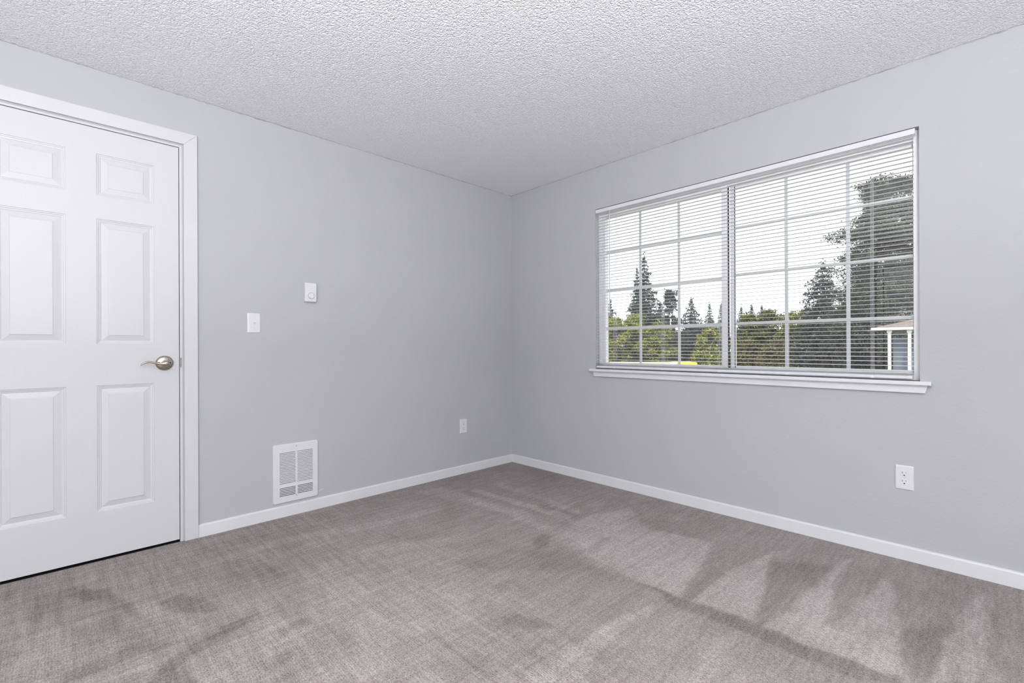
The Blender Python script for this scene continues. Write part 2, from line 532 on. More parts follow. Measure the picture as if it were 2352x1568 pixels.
def carpet():
    d = .0125
    nx, ny = int(round(-XB / d)), int(round(-YB / d))
    xs = np.linspace(XB, 0, nx + 1)
    ys = np.linspace(YB, 0, ny + 1)
    X, Y = np.meshgrid(xs, ys, indexing='ij')
    rng = np.random.RandomState(4)
    def smooth_noise(step):
        g = rng.rand(int(5.2 / step) + 3, int(5.2 / step) + 3)
        u, v = (X - XB) / step, (Y - YB) / step
        i, j = u.astype(int), v.astype(int)
        a, c = u - i, v - j
        a, c = a * a * (3 - 2 * a), c * c * (3 - 2 * c)
        return (g[i, j] * (1 - a) + g[i + 1, j] * a) * (1 - c) + (g[i, j + 1] * (1 - a) + g[i + 1, j + 1] * a) * c - .5
    nap = np.zeros_like(X)
    wx = X + smooth_noise(.09) * .025 + smooth_noise(.03) * .012
    wy = Y + smooth_noise(.09) * .025 + smooth_noise(.03) * .012
    for s, poly in marks:
        ins = np.zeros(X.shape, bool)
        dist = np.full(X.shape, 9.)
        n = len(poly)
        for k in range(n):
            x0, y0 = poly[k]
            x1, y1 = poly[(k + 1) % n]
            ex, ey = x1 - x0, y1 - y0
            L2 = ex * ex + ey * ey + 1e-9
            t = np.clip(((wx - x0) * ex + (wy - y0) * ey) / L2, 0, 1)
            dist = np.minimum(dist, np.hypot(wx - x0 - t * ex, wy - y0 - t * ey))
            c = (y0 > wy) != (y1 > wy)
            with np.errstate(divide='ignore', invalid='ignore'):
                xi = x0 + (wy - y0) * ex / (ey if abs(ey) > 1e-9 else 1e-9)
            ins ^= c & (wx < xi)
        sd_ = np.where(ins, dist, -dist)
        soft = .012 if abs(s) >= .8 else .03
        w = np.clip(sd_ / soft * .5 + .5, 0, 1)
        w = w * w * (3 - 2 * w)
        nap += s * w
    nap = np.clip(nap, -1.1, 1.0)
    nap += smooth_noise(.35) * .4 + smooth_noise(.14) * .3
    verts = np.stack([X, Y, np.zeros_like(X)], -1).reshape(-1, 3)
    idx = np.arange((nx + 1) * (ny + 1)).reshape(nx + 1, ny + 1)
    q = np.stack([idx[:-1, :-1], idx[1:, :-1], idx[1:, 1:], idx[:-1, 1:]], -1).reshape(-1, 4)
    me = bpy.data.meshes.new('floor')
    me.from_pydata(verts.tolist(), [], q.tolist())
    at = me.attributes.new('nap', 'FLOAT', 'POINT')
    at.data.foreach_set('value', nap.reshape(-1).astype(np.float32))
    me.materials.append(M['carpet'])
    o = bpy.data.objects.new('floor', me)
    COL.objects.link(o)
    return o
struct(carpet(), 'taupe patterned carpet with vacuum marks', 'floor')
struct(MB().box((XB - T, YB - T, -.2), (T, T, -.1)).box((XB - T, YB - T, -.1), (T, T, -.004)).build('floor_slab', M['dark']), 'dark slab under the carpet', 'floor')
# passage behind the door, closed against daylight and blackened for a dark gap
b = MB()
b.box((DX0 - .3, T + 1.0, -.1), (DX1 + .3, T + 1.1, H))
b.box((DX0 - .4, T, -.1), (DX0 - .3, T + 1.1, H))
b.box((DX1 + .3, T, -.1), (DX1 + .4, T + 1.1, H))
b.box((DX0 - .4, T, H), (DX1 + .4, T + 1.1, H + .1))
b.box((DX0 - .3, T, -.1), (DX1 + .3, T + 1.0, -.05))
struct(b.build('wall_passage', M['dark']), 'passage behind the closed door, blackened to keep the gap dark', 'wall')

# ------------------------------------------------------------------ door
def panelled_slab(x0, x1, z0, z1, yf, yb, wy=1):
    """six raised panels on the face at y = yf; the slab runs back to yb"""
    w = x1 - x0
    k = w / .758
    us = [x0, x0 + .105 * k, x0 + .325 * k, x0 + .433 * k, x0 + .653 * k, x1]
    zs = [z0, .236, .842, 1.042, 1.645, 1.757, 1.956, z1]
    holes = {(i, j) for i in (1, 3) for j in (1, 3, 5)}
    s = 1 if yb > yf else -1
    b = MB()
    order = (lambda p: p) if s > 0 else (lambda p: p[::-1])
    for i in range(5):
        for j in range(7):
            if (i, j) in holes:
                prof = [(0, 0), (.0015, .0028), (.006, .0034), (.0075, .006), (.013, .0072), (.017, .0095), (.041, .0032), (.0425, .0016), (.0445, .0012)]
                a0, a1, c0, c1 = us[i], us[i + 1], zs[j], zs[j + 1]
                prev = None
                for ins, dep in prof:
                    ring = [(a0 + ins, yf + s * dep, c0 + ins), (a1 - ins, yf + s * dep, c0 + ins), (a1 - ins, yf + s * dep, c1 - ins), (a0 + ins, yf + s * dep, c1 - ins)]
                    if prev:
                        for q in range(4):
                            r_ = (q + 1) % 4
                            b.add(order([prev[q], prev[r_], ring[r_], ring[q]]), [(0, 1, 2, 3)])
                    prev = ring
                b.add(order(prev), [(0, 1, 2, 3)])
            else:
                b.add(order([(us[i], yf, zs[j]), (us[i + 1], yf, zs[j]), (us[i + 1], yf, zs[j + 1]), (us[i], yf, zs[j + 1])]), [(0, 1, 2, 3)])
    # sides and back
    b.add([(x0, yf, z0), (x1, yf, z0), (x1, yb, z0), (x0, yb, z0), (x0, yf, z1), (x1, yf, z1), (x1, yb, z1), (x0, yb, z1)],
          [(0, 3, 2, 1), (4, 5, 6, 7), (1, 2, 6, 5), (3, 0, 4, 7), (2, 3, 7, 6)])
    return b
door = panelled_slab(-3.199, -2.441, .012, 2.078, .004, .039).build('door_1', M['door'])
struct(door, 'white six-panel door with a satin nickel lever', 'door')

# lever handle
HX, HZ = -2.504, .9435
def disc_rings(cx, cz, prof, n=40, ax='y', s=-1):
    return [[(cx + r * math.cos(2 * math.pi * i / n), y, cz + r * math.sin(2 * math.pi * i / n)) for i in range(n)] for r, y in prof]
b = MB()
b.rings(disc_rings(HX, HZ, [(.0375, .004), (.0380, .0005), (.0375, -.0035), (.034, -.0075), (.027, -.0105), (.018, -.0125), (.0155, -.013)]))
ros = b.build('door_handle', M['nickel'], door)
tag(ros, 'satin nickel round rosette')
b = MB()
b.tube([(HX, .0, HZ), (HX, -.036, HZ), (HX, -.043, HZ)], [.0125, .0125, .012], 24)
# swept lever with a teardrop head
path = [(.0155, 0, .002), (.013, -.001, .0085), (.006, -.001, .0125), (-.003, -.001, .0115), (-.013, -.0022, .0082), (-.025, -.0020, .0062), (-.040, .0020, .0054),
        (-.056, .0068, .0050), (-.070, .0085, .0048), (-.082, .0065, .0046), (-.092, .0010, .0040), (-.0985, -.0045, .0032), (-.101, -.0070, .0016)]
rs = []
for k, (dx, dz, r) in enumerate(path):
    t = Vector((path[min(k + 1, len(path) - 1)][0] - path[max(k - 1, 0)][0], 0, path[min(k + 1, len(path) - 1)][1] - path[max(k - 1, 0)][1])).normalized()
    n_ = Vector((-t.z, 0, t.x))
    c = Vector((HX + dx, -.047 + .004 * (k / 12), HZ + dz - .001))
    rs.append([tuple(c + n_ * r * math.cos(a) + Vector((0, 1, 0)) * (.0062 if k > 5 else .0068) * (r / .0125) ** .35 * math.sin(a)) for a in [2 * math.pi * i / 20 for i in range(20)]])
b.rings(rs)
b.build('lever', M['nickel'], ros)
for sx in (-1, 1):
    b = MB().rings(disc_rings(HX + sx * .0235, HZ + (.0015 if sx > 0 else .0035), [(.0034, -.0085), (.0034, -.0125), (.002, -.0132), (.0012, -.0118)], 14))
    b.build('screw', M['gasket'], ros)

# jambs, stop and casing around door_1
b = MB()
b.box((DX0, .0, 0), (DX0 + .014, T, DZ)); b.box((DX1 - .011, -.001, 0), (DX1, T, DZ)); b.box((DX0 + .014, -.001, DZ - .009), (DX1 - .011, T, DZ))
b.box((DX0 + .014, .040, 0), (DX0 + .024, .075, DZ)); b.box((DX1 - .024, .040, 0), (DX1 - .011, .075, DZ)); b.box((DX0 + .024, .040, DZ - .024), (DX1 - .024, .075, DZ - .009))
jamb = b.build('trim_1', M['casing'])
struct(jamb, 'white door jamb and stop around the panelled door', 'door frame')
b = MB()
b.prism(rrect(DX1 - .0108, DX1 - .0035, .918, .970, .0034, 4), lambda u, v, d: (u, d, v), -.0022, .004)
b.box((DX1 - .0122, .002, .912), (DX1 - .0108, .036, .976))
tag(b.build('strike_plate', M['nickel'], jamb), 'bronze-toned metal strike plate')
b = MB()
CI, CO = -2.4205, -2.3595
cw = CO - CI
zi, zo = 2.0985, 2.1605
lx0, lx1 = -3.283, -3.222
def casing_strip(poly3):
    b.add([(x, 0.0, z) for x, z in poly3] + [(x, -.0155, z) for x, z in poly3],
          [(0, 1, 2, 3), (7, 6, 5, 4), (1, 0, 4, 5), (2, 1, 5, 6), (3, 2, 6, 7), (0, 3, 7, 4)])
casing_strip([(CI, 0), (CO, 0), (CO, zo), (CI, zi)])
casing_strip([(lx0, zo), (CO, zo), (CI, zi), (lx1, zi)][::-1])
casing_strip([(lx0, 0), (lx1, 0), (lx1, zi), (lx0, zo)])
struct(b.build('trim_2', M['casing'], bevel=.0018), 'white flat casing around the panelled door', 'door casing')

# white door in the wall behind the camera (seen mirrored in the window glass)
b = panelled_slab(-.379, .379, .012, 2.078, -.02, .015)
d2 = b.build('door_2', M['door'])
d2.rotation_euler = (0, 0, R(90))
d2.location = (XB + .001, -2.32, 0)
struct(d2, 'white panelled door on the wall behind the camera', 'door')
b = MB()
for y0, y1, z0, z1 in ((-1.925, -1.865, 0, 2.16), (-2.775, -2.715, 0, 2.16), (-2.715, -1.925, 2.095, 2.16)):
    b.box((XB, y0, z0), (XB + .03, y1, z1))
struct(b.build('trim_3', M['trim']), 'white casing of the door behind the camera', 'door casing')

# ------------------------------------------------------------------ window
win = empty('window_1', (.08, (WY0 + WY1) / 2, WZ0))
struct(win, 'wide white sliding window with gridded panes', 'window')
WX, WYC, WZB = .08, (WY0 + WY1) / 2, WZ0
def wl(mb, name, mats, parent=win, bevel=0, base=(WX, WYC, WZB)):
    o = mb.build(name, mats, parent, bevel=bevel)
    o.matrix_parent_inverse = Matrix.Translation(Vector(base)).inverted()
    return o
# outer frame
b = MB()
fx0, fx1 = .045, .125
b.box((fx0, WY0, WZ0), (fx1, WY0 + .026, WZ1)); b.box((fx0, WY1 - .030, WZ0), (fx1, WY1, WZ1))
b.box((fx0, WY0 + .026, WZ1 - .036), (fx1, WY1 - .030, WZ1)); b.box((fx0, WY0 + .026, WZ0), (fx1, WY1 - .030, WZ0 + .024))
# stepped tracks
b.box((fx0 + .012, WY0 + .026, WZ1 - .045), (fx0 + .016, WY1 - .030, WZ1 - .036)); b.box((fx0 + .04, WY0 + .026, WZ1 - .045), (fx0 + .044, WY1 - .030, WZ1 - .036))
b.box((fx0 + .012, WY0 + .026, WZ0 + .024), (fx0 + .016, WY1 - .030, WZ0 + .030)); b.box((fx0 + .04, WY0 + .026, WZ0 + .024), (fx0 + .044, WY1 - .030, WZ0 + .030))
wl(b, 'window_frame', M['vinyl'], bevel=.0015)
gz0, gz1 = .886, 1.996
def sash(name, ya, yb, xc, st_a, st_b, muntins, parent=win):
    """ya > yb; stiles of width st_a at ya and st_b at yb; glass in between"""
    s = empty(name, (xc, (ya + yb) / 2, gz0))
    s.parent = parent
    s.matrix_parent_inverse = Matrix.Translation((WX, WYC, WZB)).inverted()
    base = (xc, (ya + yb) / 2, gz0)
    b = MB()
    x0, x1 = xc - .014, xc + .014
    b.box((x0, ya - st_a, gz0 - .010), (x1, ya, gz1 + .010)); b.box((x0, yb, gz0 - .010), (x1, yb + st_b, gz1 + .010))
    b.box((x0, yb + st_b, gz1 - .014), (x1, ya - st_a, gz1 + .010)); b.box((x0, yb + st_b, gz0 - .010), (x1, ya - st_a, gz0 + .010))
    wl(b, 'sash_frame', M['vinyl'], s, .0015, base)
    g0, g1 = yb + st_b, ya - st_a
    wl(MB().box((xc - .003, g0 + .0002, gz0 + .0102), (xc + .003, g1 - .0002, gz1 - .0142)), 'glass_pane', M['glass'], s, 0, base)
    ys, zs = muntins
    b = MB()
    for y in ys:
        b.box((xc + .0035, y - .0085, gz0 + .0105), (xc + .0095, y + .0085, gz1 - .0145))
    for z in zs:
        b.box((xc + .0040, g0 + .0005, z - .0085), (xc + .0090, g1 - .0005, z + .0085))
    wl(b, 'muntin_grid', M['vinyl'], s, 0, base)
    return s
sL = sash('sliding_sash', -.939, -1.850, .068, .020, .034, ((-1.242, -1.530), (1.7245, 1.438, 1.153)))
sR = sash('fixed_sash', -1.858, -2.722, .096, .026, .004, ((-2.163, -2.455), (1.745, 1.456, 1.157)))
b = MB()
b.box((.066, -1.8535, gz0), (.0815, -1.8503, gz1 + .006))
b.box((.0805, -2.7215, gz0), (.0820, -2.7185, gz1 - .01))
b.box((.0805, -1.8880, gz0), (.0820, -1.8840, gz1 + .0))
wl(b, 'gasket', M['gasket'])
# stool and apron below the window
b = MB()
prof = [(-.040, .8345), (-.0415, .838), (-.0415, .850), (-.039, .8535), (.046, .8535), (.046, .8345)]
b.prism([(-.0385, .8345), (-.0410, .8375), (-.0410, .8500), (-.0385, .8530), (.0, .8530), (.0, .8345)], lambda u, v, d: (u, d, v), -2.791, -.874)
b.box((.0, WY0, .8345), (.045, WY1, .8530))
wl(b, 'window_sill', M['sill'])
b = MB()
b.prism([(-.890, .8345), (-2.779, .8345), (-2.768, .7975), (-.903, .7975)], lambda u, v, d: (d, u, v), -.0005, -.017)
wl(b, 'sill_apron', M['sill'], bevel=.001)

# ------------------------------------------------------------------ mini blind
BYL, BYR = -.9115, -2.7345
blind = empty('mini_blind', (.014, (BYL + BYR) / 2, 2.043))
tag(blind, 'white horizontal mini blind, slats open, hung across the whole window', 'blind')
BB = (.014, (BYL + BYR) / 2, 2.043)
def bl(mb, name, mat, bevel=0, parent=blind):
    return wl(mb, name, mat, parent, bevel, BB)
b = MB()
b.prism([(-.0020, 2.0415), (-.0020, 2.0180), (.0005, 2.0155), (.0030, 2.0155), (.0030, 2.0180), (.0225, 2.0180), (.0225, 2.0155), (.0265, 2.0155), (.0265, 2.0415), (.0245, 2.0415), (.0245, 2.0215), (.0, 2.0215), (.0, 2.0415)],
        lambda u, v, d: (u, d, v), BYR, BYL)
b.box((.0, BYL - .003, 2.0215), (.0245, BYL - .001, 2.0415)); b.box((.0, BYR + .001, 2.0215), (.0245, BYR + .003, 2.0415))
bl(b, 'headrail', M['plastic'])
N = 52
z_top, z_bot = 2.001, .9005
b = MB()
tilt = R(2.0)
xc = .0125
for k in range(N):
    z = z_top + (z_bot - z_top) * k / (N - 1)
    sag = .0
    pts = []
    for i in range(6):
        u = -1 + 2 * i / 5
        x = u * .0125
        h = .0018 * (1 - u * u)
        pts.append((xc + x * math.cos(tilt) - h * math.sin(tilt), z + x * math.sin(tilt) + h * math.cos(tilt)))
    outline = pts + [(x, zz - .00030) for x, zz in pts[::-1]]
    n = len(outline)
    y0, y1 = BYR + .006, BYL - .002
    b.prism(outline, lambda u, v, d: (u, d, v), y0, y1, smooth=False)
bl(b, 'slats', M['slats'])
# bottom stack: three closed-up slats and the bottom rail
b = MB()
b.prism([(.0005, .8610), (.0245, .8610), (.0265, .8640), (.0265, .8730), (.0235, .8765), (.0015, .8765), (-.0015, .8730), (-.0015, .8640)], lambda u, v, d: (u, d, v), BYR + .012, BYL - .004)
bl(b, 'bottom_rail', M['plastic'])
b = MB()
for z in (.8800, .8840, .8880):
    b.prism([(0, z), (.0125, z + .0014), (.025, z), (.025, z - .0004), (.0125, z + .0010), (0, z - .0004)], lambda u, v, d: (u, d, v), BYR + .007, BYL - .002)
bl(b, 'slat_stack', M['slats'])
for y in (-1.071, -1.447, -1.820, -2.192, -2.570):
    b = MB()
    for x, dy in ((-.0012, -.004), (.0262, .004), (-.0012, .004), (.0262, -.004)):
        b.tube([(x, y + dy, 2.017), (x, y + dy, .872)], .00055, 5)
    for k in range(N):
        z = z_top + (z_bot - z_top) * k / (N - 1) - .0014
        b.box((-.0012, y - .0043, z - .0003), (.0262, y - .0036, z))
        b.box((-.0012, y + .0036, z - .0003), (.0262, y + .0043, z))
    bl(b, 'ladder_cord', M['cord'])
    b = MB()
    b.prism(rrect(y - .007, y + .007, .8605, .8720, .003, 3), lambda u, v, d: (d, u, v), -.0015, -.0035)
    bl(b, 'cord_plug', M['cord'])
b = MB()
b.tube([(-.005, -1.036, 2.016), (-.007, -1.036, 2.008), (-.0075, -1.037, 1.995)], .0018, 8)
b.tube([(-.0075, -1.037, 2.0), (-.0075, -1.0385, 1.26)], .0036, 6)
b.tube([(-.0075, -1.0385, 1.262), (-.0075, -1.0385, 1.248)], [.0046, .0036], 8)
bl(b, 'tilt_wand', M['wand'])

# ------------------------------------------------------------------ things on the walls
def plate(mb, w, h, d, bev, mi=0):
    """wall plate in local space: x across, z up, front towards -y"""
    def ring(i, y, r):
        return [(u, y, v) for u, v in rrect(-w / 2 + i, w / 2 - i, -h / 2 + i, h / 2 - i, r, 3)]
    mb.rings([ring(0, 0, .003), ring(0, -d * .25, .003), ring(bev * .25, -d * .7, .003), ring(bev, -d, .0025)], mi=mi, smooth=False)
    return mb

def outlet(loc, rz, label):
    t = empty('wall_outlet', loc, rz)
    tag(t, label, 'outlet', None)
    plate(MB(), .070, .1145, .006, .005).build('cover_plate', M['plastic'], t)
    for s in (1, -1):
        cz = s * .0195
        pts = []
        for i in range(40):
            a = 2 * math.pi * i / 40
            pts.append((.0172 * math.cos(a), cz + max(-.0138, min(.0138, .0172 * math.sin(a)))))
        rc = MB().prism(pts, lambda u, v, d: (u, d, v), -.0045, -.0074).build('receptacle', M['plastic'], t, bevel=.0006)
        b = MB()
        b.box((-.0078, -.0072, cz + .000), (-.0056, -.0077, cz + .0095))
        b.box((.0056, -.0072, cz + .0015), (.0074, -.0077, cz + .0090))
        b.build('slot', M['slot'], rc)
        b = MB().prism([(.0032 * math.cos(a), cz - .0080 + .0030 * max(-.7, math.sin(a))) for a in [2 * math.pi * i / 16 for i in range(16)]], lambda u, v, d: (u, d, v), -.0072, -.0078)
        b.build('ground_hole', M['dark'], rc)
    MB().rings([[(r * math.cos(a), y, r * math.sin(a)) for a in [2 * math.pi * i / 16 for i in range(16)]] for r, y in ((.0032, -.0055), (.0032, -.0066), (.002, -.0072))]).build('screw', M['plastic'], t)
    return t
outlet((-.549, 0, .3815), 0, 'small white power outlet low on the left wall near the corner')
outlet((0, -2.6915, .3905), R(-90), 'white duplex power outlet below the right end of the window')

# light switch
sw = empty('light_switch', (-2.083, 0, 1.164))
tag(sw, 'white light switch with cream toggle on the wall beside the door', 'light switch')
plate(MB(), .070, .1145, .0065, .006).build('cover_plate', M['plastic'], sw)
b = MB().box((-.0052, -.0060, -.0118), (.0052, -.0068, .0118))
b.build('toggle_slot', M['cream'], sw)
b = MB()
b.prism([(-.0068, -.0105), (-.0068, .0105), (-.0150, .0098), (-.0185, .0075), (-.0170, .0040), (-.0100, -.0060)], lambda u, v, d: (d, u, v), -.0045, .0045)
b.build('toggle', M['cream'], sw, bevel=.0008)
for s in (1, -1):
    MB().rings([[(r * math.cos(a), y, s * .030 + r * math.sin(a)) for a in [2 * math.pi * i / 14 for i in range(14)]] for r, y in ((.003, -.006), (.003, -.0071), (.0018, -.0076))]).build('screw', M['plastic'], sw)

# thermostat
th = empty('thermostat', (-1.7655, 0, 1.365))
tag(th, 'white rectangular wall thermostat with a round dial, above the light switch height', 'thermostat')
b = MB()
def rr(i, y):
    return [(u, y, v) for u, v in rrect(-.0355 + i, .0355 - i, -.059 + i, .059 - i, .004, 3)]
b.rings([rr(.002, 0), rr(.002, -.004), rr(0, -.005), rr(0, -.022), rr(.0012, -.0255), rr(.0035, -.027)], smooth=False)
b.build('housing', M['plastic'], th)
b = MB()
cz = -.0215
def circ(r, y, n=36):
    return [(.002 + r * math.cos(2 * math.pi * i / n), y, cz + r * math.sin(2 * math.pi * i / n)) for i in range(n)]
b.rings([circ(.0205, -.0268), circ(.0205, -.0276), circ(.0195, -.0276), circ(.0195, -.0268)], False, False)
dl = b.build('dial_groove', M['slot'], th)
b = MB()
b.rings([circ(.0188, -.0265), circ(.0188, -.0310), circ(.0178, -.0325), circ(.0165, -.0330)])
dial = b.build('dial', M['plastic'], th)
b = MB()
for a in (0, 105, 200, 290):
    ca, sa = math.cos(R(a + 35)), math.sin(R(a + 35))
    c = Vector((.002 + .0135 * ca, -.0331, cz + .0135 * sa))
    b.box(c + Vector((-.0012, -.0003, -.0012)), c + Vector((.0012, .0005, .0012)))
b.build('dial_mark', M['slot'], dial)

# wall heater
he = empty('wall_heater', (-1.8515, 0, .2605))
tag(he, 'white metal wall heater with a louvred grille above the baseboard', 'heater')
hw, hh, hd = .1325, .1765, .011
def hr(i, y, r):
    return [(u, y, v) for u, v in rrect(-hw + i, hw - i, -hh + i, hh - i, r, 6)]
b = MB()
b.rings([hr(0, 0, .012), hr(0, -hd * .6, .012), hr(.0015, -hd * .9, .011), hr(.0045, -hd, .009)], cap1=False)
# front skin with slots
cols = [(-.0985, -.0050), (.0050, .0985)]
pitch = .00915
top_rows = [(.1255 - k * pitch) for k in range(21)]
bot_rows = [(-.0855 - k * pitch) for k in range(6)]
us = [-.1, .1]
rows = top_rows + bot_rows
slot_h = .0062
yf = -hd
ux = [-hw + .0045, -.0985, -.0050, .0050, .0985, hw - .0045]
zc = [-hh + .0045]
for z in sorted(rows):
    zc += [z - slot_h / 2, z + slot_h / 2]
zc.append(hh - .0045)
holes = {(i, j) for i in (1, 3) for j in range(1, len(zc) - 1, 2)}
# clip the two lower/upper corners of the skin to the rounded outline by letting the rim cover them
ctr = hr(.0045, -hd, .009)
inset_cells(b, [-hw + .0135] + ux[1:5] + [hw - .0135], [-hh + .0135] + zc[1:-1] + [hh - .0135], holes, lambda u, v: (u, yf, v))
box_in = rrect(-hw + .0135, hw - .0135, -hh + .0135, hh - .0135, .0001, 6)
n = len(ctr)
b.add(ctr + [(u, yf, v) for u, v in box_in], [(i, (i + 1) % n, n + (i + 1) % n, n + i) for i in range(n)])
cover = b.build('cover', M['enamel'], he)
b = MB()
for z in rows:
    for a0, a1 in cols:
        e = .0035
        zt, zb = z + slot_h / 2, z - slot_h / 2
        # pressed-out hood over each slot, open below
        v_ = [(a0, yf, zt), (a1, yf, zt), (a1 - e, yf - .0032, zt - .0014), (a0 + e, yf - .0032, zt - .0014),
              (a0, yf + .0006, zt - .0006), (a1, yf + .0006, zt - .0006), (a1 - e, yf - .0030, zt - .0020), (a0 + e, yf - .0030, zt - .0020), (a0, yf, zb + .001), (a1, yf, zb + .001)]
        b.add(v_, [(0, 1, 2, 3), (7, 6, 5, 4), (3, 2, 6, 7), (0, 3, 7, 4), (2, 1, 5, 6)])
        b.add([v_[0], v_[3], v_[8]], [(0, 1, 2)]); b.add([v_[1], v_[9], v_[2]], [(0, 1, 2)])
b.build('louvre', M['enamel'], he)
MB().box((-.102, -.0035, -.062), (.102, -.0060, .134)).build('upper_fins', M['fins'], he)
MB().box((-.102, -.0005, -.140), (.102, -.0015, -.078)).build('dark_depth_plate', M['dark'], he)  # black plate standing in for the dark depth behind the lower slots
for s in (.158, -.1425):
    MB().rings([[(.000 + r * math.cos(a), y, s + r * math.sin(a)) for a in [2 * math.pi * i / 16 for i in range(16)]] for r, y in ((.0032, -.0108), (.0032, -.0125), (.0018, -.0132))]).build('screw', M['screw'], he)
# paint ridge on the wall right of the heater
b = MB().tube([(-1.716, -.0004, .108), (-1.700, -.0004, .112), (-1.684, -.0004, .1185)], .0016, 6)
struct(b.build('trim_4', M['trim']), 'thin white caulking streak right of the heater', 'thin_strip')

# unseen ceiling lamp, added behind the camera as extra room light
def added_ceiling_lamp(x, y):
    t = empty('added_ceiling_lamp', (x, y, H))
    tag(t, 'added white flush dome lamp, unseen behind the camera', 'ceiling lamp')
    def ring(r, z, n=40):
        return [(r * math.cos(2 * math.pi * i / n), r * math.sin(2 * math.pi * i / n), z) for i in range(n)]
    MB().rings([ring(.19, 0), ring(.20, -.006), ring(.20, -.022), ring(.185, -.026)]).build('added_lamp_base', M['enamel'], t)
    MB().rings([ring(.180, -.020), ring(.178, -.040), ring(.160, -.068), ring(.125, -.090), ring(.080, -.104), ring(.030, -.110), ring(.006, -.111)]).build('added_lamp_dome', M['added_lampglass'], t)
    return t
added_ceiling_lamp(-3.55, -3.45)

# ------------------------------------------------------------------ outside
GZ = -1.90
struct(MB().box((-30, -60, GZ - .3), (140, 90, GZ)).build('ground', M['asphalt']), 'pale pavement beyond the window', 'ground')

def leaves(name, mat, centres, size, parent, seed, flat=.55, tone=None):
    """centres: (n,3) leaf positions; each leaf is a small bent two-triangle-pair blade"""
    rng = np.random.RandomState(seed)
    n = len(centres)
    a = rng.normal(size=(n, 3)); a /= np.linalg.norm(a, axis=1)[:, None]
    c = rng.normal(size=(n, 3)); c[:, 2] *= flat
    bvec = np.cross(a, c); bvec /= np.linalg.norm(bvec, axis=1)[:, None]
    nn = np.cross(a, bvec)
    s = size * (.6 + .8 * rng.rand(n))[:, None]
    P = np.stack([centres - a * s, centres + bvec * s * .45 + nn * s * .18, centres + a * s, centres - bvec * s * .45 + nn * s * .18], 1).reshape(-1, 3)
    q = (np.arange(n) * 4)[:, None]
    F = np.concatenate([q + [0, 1, 2], q + [0, 2, 3]], 1).reshape(-1, 3)
    me = bpy.data.meshes.new(name)
    me.vertices.add(len(P)); me.vertices.foreach_set('co', P.reshape(-1))
    me.loops.add(F.size); me.loops.foreach_set('vertex_index', F.reshape(-1).astype(np.int32))
    me.polygons.add(len(F)); me.polygons.foreach_set('loop_start', np.arange(0, F.size, 3, dtype=np.int32))
    me.update(calc_edges=True)
    tn = rng.rand(n) * .6 + .2 if tone is None else np.clip(tone + (rng.rand(n) - .5) * .5, 0, 1)
    at = me.attributes.new('leaf_tone', 'FLOAT', 'POINT')
    at.data.foreach_set('value', np.repeat(tn, 4).astype(np.float32))
    me.materials.append(mat)
    o = bpy.data.objects.new(name, me)
    COL.objects.link(o)
    o.parent = parent
    return o

def conifer(x, y, h, rad, mat, label, seed, size=.16, start=.10, n_leaf=5200, power=.85, group=None):
    h += 1.3
    rad *= 1.22
    n_leaf = int(n_leaf * 2.0)
    size *= .75
    rng = np.random.RandomState(seed)
    t = empty('conifer_tree', (x, y, GZ))
    tag(t, label, 'tree', group)
    MB().tube([(0, 0, 0), (0.02, 0, h * .5), (0, 0, h * .98)], [rad * .09, rad * .055, .015], 8).build('trunk', M['bark'], t)
    tiers = int(14 + h * 1.1)
    pts = []
    bb = MB()
    for k in range(tiers):
        f = start + (1 - start) * (k / (tiers - .4)) ** .95
        Rk = rad * (1 - f) ** power * (.75 + .5 * rng.rand()) + .05
        nb = max(4, int(9 * (1 - f) + 4))
        a0 = rng.rand() * 6.28
        for j in range(nb):
            a = a0 + 6.283 * j / nb + rng.normal() * .2
            L = Rk * (.7 + .5 * rng.rand())
            zb = h * f
            cnt = max(4, int(n_leaf * L / (rad * tiers * 5.0)))
            u = rng.rand(cnt) ** .7
            sp = .16 * L * (1.1 - u) + .05
            px = np.cos(a) * u * L + rng.normal(size=cnt) * sp
            py = np.sin(a) * u * L + rng.normal(size=cnt) * sp
            pz = zb - u * L * .28 + (u * L) ** 2 * .06 / max(rad, .3) + rng.normal(size=cnt) * (.05 + .03 * L)
            pts.append(np.stack([px, py, pz], 1))
            if L > .0:
                bb.tube([(0, 0, zb), (math.cos(a) * L * .9, math.sin(a) * L * .9, zb - L * .2)], [.035, .01], 4)
    tip = rng.normal(size=(60, 3)) * [.06, .06, h * .03] + [0, 0, h * .97]
    pts.append(tip)
    bb.tube([(0, 0, h * start * .9), (0, 0, h * .5), (0, 0, h * .99)], [.05, .045, .02], 6)
    bb.build('branch', M['bark'], t)
    leaves('foliage', mat, np.concatenate(pts), size, t, seed)
    return t

